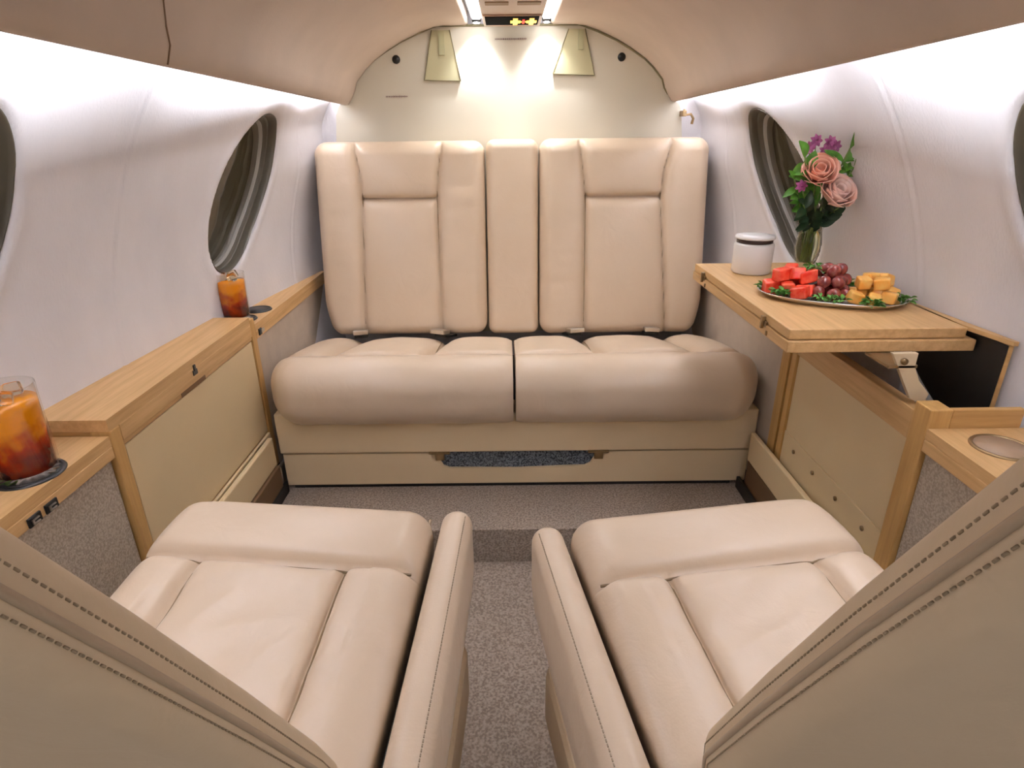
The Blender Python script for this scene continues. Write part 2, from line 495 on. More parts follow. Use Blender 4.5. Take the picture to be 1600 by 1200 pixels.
# ------------------------------------------------------------------ lights in the cabin
def led(s, y0, y1, where):
    pts = []; V = []; Fc = []
    n = 10
    root = empty('light_strip', (0, 0, 0))
    for i in range(n + 1):
        y = y0 + (y1 - y0) * i / n
        k = np.clip((1.98 - y) / 1.42, 0, 2.2); x = min(.472 - .082 * k + (.014 if s > 0 else 0), float(Wf(y, .94)) - .03 + (RO if s > 0 else 0))
        pts.append((s * x, y, .955))
    e = MB(); h = MB()
    for p in pts:
        pass
    V = []
    for (x, y, z) in pts:      # diffuser faces outboard, a tray below and a back keep it off the seats
        V += [(x + s * .008, y, z - .022), (x + s * .010, y, z - .012), (x + s * .008, y, z + .002)]
    Fc = [(i * 3 + j, (i + 1) * 3 + j, (i + 1) * 3 + j + 1, i * 3 + j + 1) for i in range(n) for j in range(2)]
    mesh('diffuser', V, Fc, LED_SIDE, root)
    V = []
    for (x, y, z) in pts:
        V += [(x + s * .009, y, z - .0235), (x, y, z - .0235), (x, y, z + .004), (x + s * .009, y, z + .004)]
    Fc = [(i * 4 + j, (i + 1) * 4 + j, (i + 1) * 4 + j + 1, i * 4 + j + 1) for i in range(n) for j in range(3)]
    hh_ = mesh('housing', V, Fc, WHITE, root)
    return root
    h.tube([(x + s * .008, y, z + .006) for x, y, z in pts], .011, 6)
    h.build('housing', WHITE, root)
    return root
spans = {-1: [(-.25, .30), (.38, .93), (1.13, 1.968)], 1: [(-.25, .30), (.38, 1.02), (1.30, 1.968)]}
names = {(-1, 0): 'long light strip on the left ceiling edge, ahead of the near window',
         (-1, 1): 'white light strip behind the left ceiling lip over the near window',
         (-1, 2): 'white light strip behind the left ceiling lip over the aft window',
         (1, 0): 'long light strip on the right ceiling edge, ahead of the near window',
         (1, 1): 'white light strip behind the right ceiling lip over the near window',
         (1, 2): 'white light strip behind the right ceiling lip over the flower vase'}
for s in (-1, 1):
    for i, (a, b) in enumerate(spans[s]):
        T(led(s, a, b, ''), names[(s, i)], 'light strip', 'hidden side light strips')
for s in (-1, 1):
    x = s * .097 + .012
    root = empty('ceiling_light', (x, .5, 1.118))
    MB().box(-.010, .010, .62, 1.44, -.003, .003).build('diffuser', LED_TOP, root)
    MB().box(-.016, .016, .61, 1.45, .004, .012).build('housing', WHITE, root)
    T(root, 'bright white light line along the %s side of the overhead panel' % ('left' if s < 0 else 'right'), 'ceiling light', 'ceiling light lines')

# overhead service panel
ov = empty('overhead_panel', (.013, 1.4, 1.10))
MB().box(-.078, .078, -2.4, .52, 0, .02, .003).build('housing', mat('overhead_plastic', (.62, .47, .36), .5), ov)
for sx in (-.037, .037):
    for yy in (.185,): MB().box(sx - .027, sx + .027, yy, yy + .035, -.002, .001, .001).build('vent_slot', mat('slot_brown', (.30, .17, .07), .6), ov)
d_ = MB().box(-.076, .076, .345, .375 + .13, -.004, .001, .001).build('display_frame', mat('display_surround', (.50, .34, .24), .4), ov)
sc = MB().box(-.070, .068, .35, .47, -.006, -.003, .001).build('display', MATTE, d_)
YEL = emit_mat('sign_yellow', (1.0, .66, .14), 1.5); RED = emit_mat('sign_red', (.9, .05, .03), 1.6)
def glyph(x0, sgn):
    g = MB()
    g.box(x0 - .006, x0 + .006, .366, .456, -.008, -.0055, .0005)     # body
    g.box(x0 - .013, x0 + .013, .398, .427, -.0082, -.0055, .0005)
    g.prism([(x0 + sgn * .006, .395), (x0 + sgn * .017, .412), (x0 + sgn * .006, .430)], -.0082, -.0055, 'z')
    return g.build('lit_symbol', YEL, sc)
glyph(.008, 1); glyph(.050, -1)
MB().box(.026, .032, .385, .440, -.0075, -.0055, .0005).build('lit_symbol', RED, sc)
T(ov, 'beige overhead service panel with dark display and lit yellow signs', 'overhead panel')

# reading light fixtures seen at the ends of the light lines
for s in (-1, 1):
    r0 = empty('reading_lamp', (s * .097 + .012, 1.925, 1.113))
    MB().lathe([(0, -.004), (.010, -.004), (.013, 0), (.013, .006), (0, .006)], n=24).build('housing', BLACK, r0)
    MB().lathe([(0, -.006), (.008, -.006), (.008, -.004)], n=24).build('lens', emit_mat('lamp_lens', (1, .97, .95), 60), r0)
    T(r0, 'small round reading lamp at the %s end of the overhead panel, shining on the bulkhead' % ('left' if s < 0 else 'right'), 'lamp', 'reading lamps')

# bulkhead fittings
for s in (-1, 1):
    c = MB().lathe([(0, -.006), (.009, -.005), (.0115, -.001), (.0115, .003), (0, .003)], n=24).build('round_plug', BLACK)
    c.rotation_euler = (PI / 2, 0, 0); c.location = (s * .327 + .004, 1.978, 1.026)
    # lathe axis now points along y
    c.rotation_euler = (-PI / 2, 0, 0)
    T(c, 'small black round plug on the %s shoulder of the bulkhead' % ('left' if s < 0 else 'right'), 'plug', 'black bulkhead plugs')
for s in (-1, 1):
    if s < 0: tp = [(-.216, 1.098), (-.165, 1.098), (-.138, .968), (-.243, .971)]; st = (-.197, -.181); sz = 1.035
    else: tp = [(.175, 1.098), (.222, 1.098), (.253, .979), (.131, .984)]; st = (.203, .217); sz = 1.045
    r0 = empty('pull_panel', ((tp[0][0] + tp[1][0]) / 2, 1.976, .975))
    L_ = lambda p: (p[0] - r0.location.x, p[1] - .975)
    MB().prism([L_(p) for p in tp], -.003, .003).build('plate', OLIVE, r0)
    pts = [(L_(p)[0], -.003, L_(p)[1]) for p in tp]
    MB().tube([pts[1], pts[2], pts[3], pts[0]], .0016, 6).build('edging', OLIVED, r0)
    MB().prism([L_(p) for p in [(st[0], 1.095), (st[1], 1.095), (st[1], sz), (st[0], sz)]], -.008, -.003).build('strap', mat('olive_strap', (.40, .38, .22), .4), r0)
    T(r0, 'olive flared pull panel with a strap, %s of the overhead panel on the bulkhead' % ('left' if s < 0 else 'right'), 'panel', 'bulkhead pull panels')
def tinytext(name, x0, x1, z, label):
    g = MB(); x = x0; random.seed(3)
    while x < x1:
        w = random.uniform(.0022, .0045); h = random.uniform(.0040, .0058)
        g.box(x, x + w * .35, 1.9785, 1.9800, z - h / 2, z + h / 2, .0001)
        g.box(x, x + w, 1.9785, 1.9800, z - .0008, z + .0008, .0001)
        x += w + .0016
    T(g.build(name, mat('label_ink', (.22, .12, .12), .6)), label, 'label')
tinytext('placard', -.361, -.300, .929, 'tiny dark line of lettering under the left bulkhead plug')
tinytext('placard', -.035, .055, 1.075, 'tiny dark line of lettering below the overhead panel display')
hk = MB().tube([(.520, 1.95, .885), (.520, 1.95, .870), (.540, 1.95, .872), (.548, 1.95, .86), (.545, 1.95, .845)], .004, 8)
hk.box(.514, .526, 1.945, 1.985, .866, .882)
T(hk.build('coat_hook', BRONZE), 'small dark hook beside the bulkhead above the right end of the divan', 'hook')

# ------------------------------------------------------------------ divan
sofa = empty('divan', (.007, 1.55, -.012))
SX, SY, SZ = .007, 1.55, -.012
# seat cushions
def seat_disp(sgn):
    # local x: 0 centre; world coordinates recovered for seams
    xc = .2955 * sgn - .025 * sgn
    def f(P_, N_):
        P_ = P_.copy(); x = P_[:, 0] + xc; y = P_[:, 1] + 1.53; topw = np.clip(N_[:, 2], 0, 1)
        back = np.clip((y - 1.375) / .02, 0, 1)
        ext = 0
        for xs in ((.215, .455) if sgn > 0 else (-.215, -.455)):
            xs_ = xs - np.sign(xs) * .02 * np.clip((y - 1.4) / .35, 0, 1)
            ext = ext + .024 * groove(x - xs_, .010) * back + .010 * groove(x - xs_, .03) * back
        ext = ext + .016 * groove(y - 1.38, .010)
        # pillows between the seams
        for a, b in ((.01, .205), (.215, .445), (.46, .585)):
            a, b = (a, b) if sgn > 0 else (-b, -a)
            t = (x - (a + b) / 2) / ((b - a) / 2)
            ext = ext - .016 * bulge(np.clip(t, -1, 1)) * (np.abs(t) < 1) * back * bulge(np.clip((y - 1.58) / .2, -1, 1))
        P_[:, 2] -= ext * topw
        # front roll fuller in the middle
        frontw = np.clip(-N_[:, 1], 0, 1)
        P_[:, 1] -= .006 * frontw * bulge(np.clip(P_[:, 0] / .29, -1, 1))
        wr = np.array([noise.noise(Vector((q[0] * 26, q[1] * 7, q[2] * 9))) for q in P_ + np.array([xc, 0, 0])])
        P_ += N_ * (wr * .0016)[:, None]
        # seat drops towards the back
        P_[:, 2] -= .235 * np.clip(y - 1.34, 0, 1) + 0
        # ends of the roll lean in
        P_[:, 1] += .03 * np.clip((np.abs(x) - .50) / .09, 0, 1) ** 2 * (y < 1.4)
        xw = P_[:, 0] + xc
        lim = .003 - .0 * y
        P_[:, 0] = np.where(xw * sgn < lim, lim * sgn, xw) - xc
        return P_
    return f
for sgn in (-1, 1):
    rbox('seat_cushion', (.637, .53, .168), .074, LEATHER, sofa, (.2955 * sgn - .025 * sgn, 1.53 - SY, .260 - SZ), step=.0055, disp=seat_disp(sgn))
    fd = seat_disp(sgn); xo = .2955 * sgn - .025 * sgn; lo_ = (xo, 1.53 - SY, .260 - SZ)
    ln = [[(x - xo, yy, .084) for yy in np.linspace(-.14, .20, 30)] for x in (.213 * sgn, .450 * sgn)]
    ln.append([(x * sgn - xo, -.150, .084) for x in np.linspace(.02, .55, 40)])
    seamline(fd, ln, (0, 0, 1), lo_, sofa)
# back cushions
def back_disp(x0, x1, cuts_, flat=False):
    def f(P_, N_):
        P_ = P_.copy(); x = P_[:, 0] + (x0 + x1) / 2; z = P_[:, 2] + .53
        fr = np.clip(-N_[:, 1], 0, 1); ext = np.zeros(len(P_))
        if not flat:
            lo, hi = cuts_
            cl = np.interp(z, [.26, .65, .72, .80], lo); ch = np.interp(z, [.26, .65, .72, .80], hi)
            ext += .016 * groove(x - cl, .0045) + .016 * groove(x - ch, .0045) + .006 * groove(x - cl, .016) + .006 * groove(x - ch, .016)
            mid = (x > cl) & (x < ch)
            ext += .015 * groove(z - .651, .0045) * mid + .007 * groove(z - .648, .015) * mid
            t = (x - (cl + ch) / 2) / ((ch - cl) / 2)
            ext -= mid * (z > .651) * .014 * bulge(np.clip(t, -1, 1)) * bulge(np.clip((z - .73) / .08, -1, 1))
            ext -= mid * (z <= .651) * .006 * bulge(np.clip(t, -1, 1)) * bulge(np.clip((z - .45) / .2, -1, 1))
            tl = (x - (x0 + cl) / 2) / ((cl - x0) / 2); tr = (x - (x1 + ch) / 2) / ((x1 - ch) / 2)
            ext -= .010 * bulge(np.clip(tl, -1, 1)) * (x < cl) + .010 * bulge(np.clip(tr, -1, 1)) * (x > ch)
            wr = np.array([noise.noise(Vector((q[0] * 9, q[2] * 38, 3.1))) for q in P_ + np.array([x0, 0, 0])])
            ext += wr * .0016 * (~mid)
        P_[:, 1] += ext * fr
        # lower outer corner tucks in
        P_[:, 1] += .10 * (z - .53) * 1.0 / .54 * .95     # recline
        return P_
    return f
def back(x0, x1, z0, z1, cuts_, flat, y, th, name, r):
    global_f = back_disp(x0, x1, cuts_, flat)
    def f(P_, N_):
        Q = P_.copy()
        out = global_f(Q, N_)
        if not flat:
            # outer side bows: narrower at the foot
            z = P_[:, 2] + .53
            outer = x0 if x0 < -.3 else x1
            xs = P_[:, 0] + (x0 + x1) / 2
            w = np.clip(1 - np.abs(xs - outer) / .12, 0, 1)
            out[:, 0] -= np.sign(outer) * .022 * w * np.clip((.36 - z) / .10, 0, 1) ** 1.5
        return out
    cu = rbox(name, (x1 - x0, th, z1 - z0), r, LEATHER, sofa, ((x0 + x1) / 2 - SX, y - SY, .53 - SZ), step=.005, disp=f)
    if not flat:
        xm = (x0 + x1) / 2; zz = np.linspace(-.243, .238, 50); ln = []
        for cc in cuts_: ln.append([(float(np.interp(z + .53, [.26, .65, .72, .80], cc)) - xm, -th / 2, z) for z in zz])
        a_, b_ = cuts_[0][1], cuts_[1][1]
        ln.append([(x - xm, -th / 2, .121) for x in np.linspace(a_, b_, 24)])
        seamline(f, ln, (0, -1, 0), (xm - SX, y - SY, .53 - SZ), sofa)
    return cu
YB = 1.872
back(-.567, -.071, .250, .803, ([-.447, -.432, -.435, -.448], [-.208, -.212, -.207, -.195]), False, YB, .115, 'back_cushion', .036)
back(.090, .585, .250, .809, ([.225, .225, .217, .207], [.478, .446, .452, .474]), False, YB, .115, 'back_cushion', .036)
back(-.067, .086, .245, .803, None, True, YB + .004, .10, 'centre_cushion', .024)
# base
MB().box(-.585, .594, 1.322 - SY, 1.40 - SY, .106, .215, .004).build('upper_fascia', FASCIA, sofa)
lf = MB()
ya, yb = 1.328 - SY, 1.336 - SY
lf.prism([(-.580, .013), (-.194, .013), (-.194, .092), (-.203, .101), (-.580, .101)], ya, yb)
lf.prism([(.205, .013), (.586, .013), (.586, .101), (.214, .101), (.205, .095)], ya, yb)
lf.prism([(-.194, .013), (-.166, .013), (-.166, .058), (-.180, .064), (-.194, .092)], ya, yb)
lf.prism([(.176, .013), (.205, .013), (.205, .095), (.190, .068), (.176, .061)], ya, yb)
lf.prism([(-.166, .013), (.176, .013), (.176, .061), (0, .055), (-.166, .058)], ya, yb)
lf.build('lower_fascia', FASCIA, sofa)
MB().box(-.215, .225, 1.335 - SY, 1.345 - SY, .035, .103, .002).build('storage_net', weave_mat('grey_net', (.02, .025, .03), (.20, .22, .24), 300), sofa)
MB().box(-.575, .582, 1.345 - SY, 1.80 - SY, .004, .19, .003).build('base', DARK, sofa)
for x in (-.188, .208):
    b = MB().box(x - .026, x + .026, 1.318 - SY, 1.33 - SY, .102, .108, .001).box(x - .010, x + .012, 1.318 - SY, 1.328 - SY, .085, .104, .001)
    b.build('net_clip', BRONZE, sofa)
MB().box(.589, .598, 1.32 - SY, 1.35 - SY, .04, .08, .002).build('mounting_bracket', METAL, sofa)
MB().box(-.598, -.588, 1.32 - SY, 1.35 - SY, .02, .07, .002).build('mounting_bracket', METAL, sofa)
for (x, rz) in ((-.447, .2), (-.208, -.35), (.192, .2), (.421, -.1)):
    bel = MB(); c_, s_ = math.cos(rz), math.sin(rz)
    v, f = bevbox(-.022, .022, -.028, .020, -.007, .007, .003)
    v = [(x + a * c_ - b * s_ - SX, 1.725 - SY + a * s_ + b * c_, .281 - SZ + c + b * -.25) for a, b, c in v]
    bel.add(v, f); bo = bel.build('seat_belt_buckle', METAL, sofa)
    v, f = bevbox(-.020, .020, -.005, .07, -.012, -.004, .001)
    v = [(x + a * c_ - b * s_ - SX, 1.725 - SY + a * s_ + b * c_, .276 - SZ + c + b * -.25) for a, b, c in v]
    MB().add(v, f).build('webbing', BLACK, bo)
T(sofa, 'cream leather two-seat divan across the rear of the cabin', 'sofa')

# ------------------------------------------------------------------ side consoles
def wx(y, z, s=-1): return float(Wf(y, z)) - .003 + (RO if s > 0 else 0)
# --- left storage console
lc = empty('side_console', (-.66, 1.07, -.012)); o = (-.66, 1.07, -.012)
def lb(mb, x0, x1, y0, y1, z0, z1, b=.0015): return mb.box(x0 - o[0], x1 - o[0], y0 - o[1], y1 - o[1], z0 - o[2], z1 - o[2], b)
top = MB(); tp = [(-.600 - o[0], .803 - o[1]), (-.600 - o[0], 1.337 - o[1]), (-.708 - o[0], 1.337 - o[1]), (-.738 - o[0], .803 - o[1])]
top.prism(tp, .424 - o[2], .443 - o[2], 'z'); top.build('top', WOODY, lc)
lb(MB(), -.612, -.5995, .828, 1.337, .397, .4238, .001).build('front_rail', WOODY, lc)
lb(lb(MB(), -.612, -.602, .83, 1.337, .388, .3955, .001), -.612, -.606, .83, 1.33, .13, .39).build('lower_rail', WOODY, lc)
lb(MB(), -.628, -.5993, .803, .8275, -.09, .4238, .002).build('front_post', WOODZ, lc)
lb(MB(), -.722, -.628, .803, .815, .25, .4238, .001).build('end_panel', WOODX, lc)
lb(MB(), -.64, -.5995, 1.3375, 1.360, .0, .436, .0015).build('rear_post', WOODZ, lc)
dr = lb(MB(), -.6055, -.6025, .832, 1.333, .154, .386, .002).build('door_panel', VINYL, lc)
lb(MB(), -.6052, -.598, .832, 1.335, .045, .150, .002).build('lower_panel', VINYL, lc)
lt = MB(); lb(lt, -.5995, -.5975, 1.057, 1.073, .411, .421, .001); lb(lt, -.5995, -.5965, 1.061, 1.068, .418, .431, .001)
lt.build('latch', BLACK, lc)
lb(MB(), -.5998, -.5988, 1.005, 1.098, .389, .3975, .0004).build('pull_slot', mat('slot_wood_shadow', (.16, .08, .03), .7), lc)
T(lc, 'oak and cream storage console under the left wall, with a small black latch', 'console')

def ledge(name, s, y0, y1, z, label, fab, holes, x_in=.600):
    root = empty(name, (s * .66, (y0 + y1) / 2, -.012)); oo = root.location
    n = 8; ys = [y0 + (y1 - y0) * i / n for i in range(n + 1)]
    poly = [(s * x_in - oo.x, y - oo.y) for y in ys] + [(s * (wx(y, z, s) + .01) - oo.x, y - oo.y) for y in ys[::-1]]
    MB().prism(poly, z - .016 - oo.z, z - oo.z, 'z').build('top', WOODY, root)
    MB().box(s * (x_in - .0005) - oo.x, s * (x_in + .014) - oo.x, y0 - oo.y, y1 - oo.y, z - .036 - oo.z, z - .0165 - oo.z, .0015).build('edge_rail', WOODY, root)
    MB().box(s * (x_in + .008) - oo.x, s * (x_in + .016) - oo.x, y0 - oo.y, y1 - oo.y, -.09, z - .036 - oo.z, .001).build('fabric_panel', fab, root)
    for (hx, hy, r) in holes:
        c = (hx - oo.x, hy - oo.y, z - oo.z); wm_ = DARK if s < 0 else mat('cup_well_lit', (.40, .27, .17), .45)  # flat wells: left painted dark as hole shade, right lightened as lit inside
        h = MB().lathe([(r * .90, .0012), (r * .90, .0025), (r * .97, .003), (r + .001, .0005), (r + .001, .0)], c, 40).build('cup_holder', BRONZE if s > 0 else BLACK, root)
        MB().lathe([(0, .0008), (r * .88, .0008), (r * .88, .0016), (0, .0016)], c, 40).build('cup_well', wm_, h)
    T(root, label, 'ledge'); return root
l1 = ledge('side_ledge', -1, -.25, .800, .418, 'oak ledge with a fabric side and twin switches under the near left window', SIDEFAB, [(-.6405, .694, .041), (-.664, .600, .040)])
sw = MB()
root = l1; oo = l1.location
for i, y in enumerate((.632, .662)):
    swp = MB().box(-.5993 - oo.x, -.5965 - oo.x, y - .011 - oo.y, y + .011 - oo.y, .383 - oo.z, .396 - oo.z, .001).build('switch_plate', BLACK, l1)
    g = MB(); yy = y - oo.y; zz = .389 - oo.z; xx = -.5962 - oo.x
    g.box(xx, xx + .002, yy - .007, yy + .005, zz + .0015, zz + .0035, .0003); g.box(xx, xx + .002, yy - .007, yy - .004, zz - .0035, zz + .0035, .0003)
    g.box(xx, xx + .002, yy - .007, yy + .005, zz - .0035, zz - .0015, .0003)
    g.build('rocker', METAL, swp)
l2 = ledge('side_ledge', -1, 1.361, 1.95, .419, 'oak ledge with an open cup holder beside the left end of the divan', SIDEFAB2, [(-.6465, 1.405, .034), (-.640, 1.488, .033)])
oo = l2.location
j = MB().box(-.5993 - oo.x, -.596 - oo.x, 1.372 - oo.y, 1.388 - oo.y, .388 - oo.z, .404 - oo.z, .001).build('headphone_jack', BLACK, l2)
MB().box(-.596 - oo.x, -.594 - oo.x, 1.382 - oo.y, 1.398 - oo.y, .392 - oo.z, .401 - oo.z, .001).build('jack_cover', METAL, j)
l3 = ledge('side_ledge', 1, -.25, .778, .427, 'oak ledge with a bronze cup holder ring beside the right foreground seat', SIDEFAB, [(.664, .720, .037)])
l4 = ledge('side_ledge', 1, 1.262, 1.95, .419, 'oak ledge beside the right end of the divan, half hidden by the folding table', SIDEFAB2, [])

# --- right console, opened
rc = empty('side_console', (.66, 1.03, -.012)); o = (.66, 1.03, -.012)
lb(MB(), .5995, .632, .779, .815, -.09, .456, .002).build('front_post', WOODZ, rc)
lb(MB(), .632, .735, .779, .789, .35, .456, .0015).build('end_panel', WOODX, rc)
lb(MB(), .6005, .622, .815, 1.19, .392, .440, .0015).build('top_rail', WOODY, rc)
lb(MB(), .6005, .622, 1.19, 1.212, -.01, .440, .0015).build('rear_post', WOODZ, rc)
lb(MB(), .603, .622, 1.226, 1.2615, -.01, .418, .0015).build('rear_stile', WOODZ, rc)
lb(MB(), .625, .630, 1.18, 1.24, .0, .40, .001).build('gap_shade', DARK, rc)  # near-black sheet painting the shade in the gap between the posts
lb(MB(), .606, .612, .815, 1.19, .215, .392, .001).build('front_panel', VINYL, rc)
kp = lb(MB(), .604, .612, .815, 1.19, -.09, .2148, .001).build('kick_panel', VINYL, rc)
for y in (1.135, 1.049, .957, .865):
    c = MB().lathe([(0, 0), (.0045, 0), (.0045, .003), (0, .003)], (0, 0, 0), 16)
    c.v = [(p[2] + .6015 - o[0], p[0] + y - o[1], p[1] + .190 - o[2]) for p in c.v]
    c.build('screw', BRONZE, kp)
lb(MB(), .731, .738, .835, 1.25, .25, .533, .001).build('back_panel', WOODX, rc)
lb(MB(), .7295, .7308, .836, 1.25, .25, .532, .0003).build('back_liner', DARK, rc)
lb(MB(), .614, .7295, .79, 1.24, .24, .25, .001).build('bin_floor', DARK, rc)
lb(MB(), .6135, .616, .80, 1.24, .25, .43, .0005).build('bin_liner', mat('bin_liner', (.10, .07, .04), .7), rc)
hz = [(.7315, .83), (.716, .92), (.716, 1.43), (wx(1.43, .54, 1), 1.43), (wx(1.1, .54, 1), 1.1), (wx(.83, .54, 1), .83)]
MB().prism([(x - o[0], y - o[1]) for x, y in hz], .5335 - o[2], .540 - o[2], 'z').build('hinge_board', WOODY, rc)
T(rc, 'oak and cream console under the right wall, opened to a black stowage bin', 'console')
# lower side rails of the floor pan on both sides
for s in (-1, 1):
    r0 = empty('floor_rail', (s * .585, 1.05, -.012))
    MB().box(-.006, .006, -.65 , .25, .09, .165, .003).build('rail_panel', VINYL, r0)
    MB().box(-.004, .012, -.65, .25, 0.0, .088, .003).build('rail_foot', mat('rail_foot_brown', (.16, .09, .04), .7), r0)
    MB().box(-s * .012 - .004, -s * .012 + .004, .0 , .27, -.001, .03, .001).build('seat_track', DARK, r0)
    T(r0, 'cream kick panel on a dark track beside the %s end of the divan base' % ('left' if s < 0 else 'right'), 'kick panel')

# ------------------------------------------------------------------ folding table
tb = empty('folding_table', (.57, 1.15, .505)); o = (.57, 1.15, .505)
lb(MB(), .435, .713, .900, 1.414, .5235, .540, .0015).build('upper_leaf', WOODY, tb)
lb(MB(), .432, .727, .893, 1.414, .504, .5225, .0015).build('lower_leaf', WOODY, tb)
for y in (1.337, .993):
    h = MB(); lb(h, .4315, .435, y - .013, y + .013, .518, .528, .001); lb(h, .427, .4345, y - .003, y + .003, .514, .536, .001)
    lb(h, .4295, .434, y - .022, y - .017, .507, .515, .001)
    h.build('hinge', BRONZE, tb)
arm = [(.563, .522), (.600, .522), (.600, .500), (.612, .478), (.632, .456), (.628, .440), (.606, .448), (.588, .478)]
ar = MB().prism([(x - o[0], z - o[2]) for x, z in arm], .836 - o[1], .844 - o[1]).build('support_arm', mat('arm_cream', (.66, .52, .33), .4), tb)
MB().box(.560 - o[0], .604 - o[0], .836 - o[1], .90 - o[1], .498 - o[2], .5035 - o[2], .001).build('arm_bracket', BRONZE, ar)
pv = MB().lathe([(0, 0), (.005, 0), (.005, .004), (0, .004)], (0, 0, 0), 16)
pv.v = [(p[0] + .581 - o[0], .832 + p[2] - o[1], p[1] + .510 - o[2]) for p in pv.v]
pv.build('pivot', BRONZE, ar)
T(tb, 'oak folding table unfolded from the right console, holding the fruit and flowers', 'table')

# ------------------------------------------------------------------ foreground club seats
def club_seat(cx, cy, rz, s, label, byaw=0.0, bx=0.0, shear=0.0, hwl=None, bz=.36):
    """s = +1 aisle side is at local +x"""
    root = empty('club_seat', (cx, cy, -.102), rz); zb = -.102
    def disp(P_, N_):
        P_ = P_.copy(); x = P_[:, 0] * s; y = P_[:, 1] - .205; tw = np.clip(N_[:, 2], 0, 1)      # y: 0 front edge .. -.41
        ext = np.zeros(len(P_))
        back_ = (y < -.135)
        sl, sr = -.095, .086
        fade = np.clip((-.110 - y) / .01, 0, 1)
        ext += (.012 * groove(x - sl, .0045) + .003 * groove(x - sl, .012)) * fade
        ext += (.012 * groove(x - sr, .0045) + .003 * groove(x - sr, .012)) * fade
        ext += .013 * groove(y + .112, .0045) + .004 * groove(y + .116, .012)
        ext += .006 * fade * bulge(np.clip((x - (sl + sr) / 2) / .0965, -1, 1)) * bulge(np.clip((y + .27) / .13, -1, 1))
        ext -= .003 * fade * bulge(np.clip((x + .133) / .037, -1, 1)) + .004 * fade * bulge(np.clip((x - .134) / .046, -1, 1))
        ext -= .008 * bulge(np.clip((y + .058) / .052, -1, 1))
        wr = np.array([noise.noise(Vector((q[0] * 11, q[1] * 11, 1.7 + cx * 9))) for q in P_])
        ext += wr * .003 * fade
        cr = np.array([noise.noise(Vector((q[0] * 5 + q[1] * 6, q[1] * 16 - q[0] * 9, 4.7 + cx * 5))) for q in P_])
        ext += np.abs(cr) ** .7 * .0045 * fade * (np.abs(x) < .12)
        P_[:, 2] -= ext * tw
        P_[:, 2] -= .028 * np.clip((-.10 - y) / .3, 0, 1) * tw
        P_[:, 1] += shear * P_[:, 0] * np.clip((y + .3) / .15, 0, 1)
        cn = np.clip((-x - .10) / .075, 0, 1) * np.clip((y + .07) / .07, 0, 1)
        P_[:, 1] -= .016 * cn ** 2
        return P_
    cu = rbox('seat_cushion', (.350, .44, .13), .036, LEATHER, root, (.004 * s, -.215, .305 - zb), step=.004, disp=disp)
    ln = [[(x * s, yy - .205 + .41, .065) for yy in np.linspace(-.115, -.42, 40)] for x in (-.095, .086)]
    ln = [[(x * s, yy + .205, .065) for yy in np.linspace(-.115, -.42, 40)] for x in (-.095, .086)]
    ln.append([(x, -.112 + .205, .065) for x in np.linspace(-.165, .165, 40)])
    seamline(disp, ln, (0, 0, 1), (.004 * s, -.215, .305 - zb), root)
    # welting along the aisle edge of the cushion
    w = MB(); w.tube([(s * .171, -.012 - .4 * t, .349 - zb - .004 - .02 * t) for t in np.linspace(0, 1, 24)], .0022, 6)
    w.build('piping', PIPING, root)
    # aisle-side armrest pad, stowed level with the cushion
    def ad(P_, N_):
        P_ = P_.copy(); y = P_[:, 1]
        P_[:, 2] += .004 * np.sin(y * 6)
        lower = np.clip((-P_[:, 2] - .01) / .06, 0, 1)
        P_[:, 0] -= s * .006 * lower
        return P_
    arm = rbox('armrest', (.041, .44, .15), .0195, LEATHER, root, (s * .209, -.228, .288 - zb), step=.005, disp=ad)
    st = MB()
    for xo in (.012,):
        for i in range(96):
            y = -.03 - i * .0042
            st.box(s * (.209 + xo) - .0006, s * (.209 + xo) + .0006, y - .0014, y + .0014, .3600 - zb + .004 * math.sin((y + .228) * 6), .3614 - zb + .004 * math.sin((y + .228) * 6), .0003)
    st.build('stitching', SEAML, arm)
    MB().box(s * .185 - .0, s * .190, -.43, -.03, .22 - zb, .335 - zb, .002).build('arm_gap_shade', DARK, root)  # dark strip standing in for the shade between cushion and armrest
    # lower shell and pedestal
    MB().box(-.165, .165, -.43, -.04, .12 - zb, .245 - zb, .02).build('seat_pan', LEATHER_SHADED, root)
    MB().box(s * .185, s * .226, -.44, -.09, .12 - zb, .215 - zb, .012).build('side_shell', LEATHER_SHADED, root)
    MB().box(-.13, .13, -.38, -.10, .0, .12 - zb, .01).build('pedestal', DARK, root)
    # reclined backrest: built upright then leaned away from the divan
    L = .66; th = .030; rr_ = .0145
    lean = math.radians(26.5)
    def hw(h):   # aisle-side half width at height h above the backrest's foot
        return np.interp(h, [0, .05, .12, .25, .36, .5, .66], hwl or [.150, .168, .1735, .1735, .170, .160, .135])
    def bd(P_, N_):
        P_ = P_.copy(); h = P_[:, 2] + L / 2; k = hw(h) / .1735
        P_[:, 0] *= k
        # back shell is gently domed towards the camera side; a soft welt runs round its edge
        e = np.abs(P_[:, 0]) / (hw(h))
        rear = np.clip(-N_[:, 1], 0, 1); fr = np.clip(N_[:, 1], 0, 1)
        P_[:, 1] -= rear * .014 * (1 - np.clip(e, 0, 1) ** 2)
        P_[:, 1] += fr * .006 * np.clip(e, 0, 1) ** 2
        return P_
    bw, bf = rbox_vf(.347, th, L, rr_, .004, bd)
    R = np.array(Matrix.Rotation(byaw, 3, 'Z') @ Matrix.Rotation(lean, 3, 'X'))
    foot = np.array([bx, -.36, bz - zb])
    def place(a): return (np.asarray(a) + np.array([0, -th / 2, L / 2])) @ R.T + foot
    br = mesh('backrest', place(bw), bf, LEATHER_SHADED, root, smooth=True)
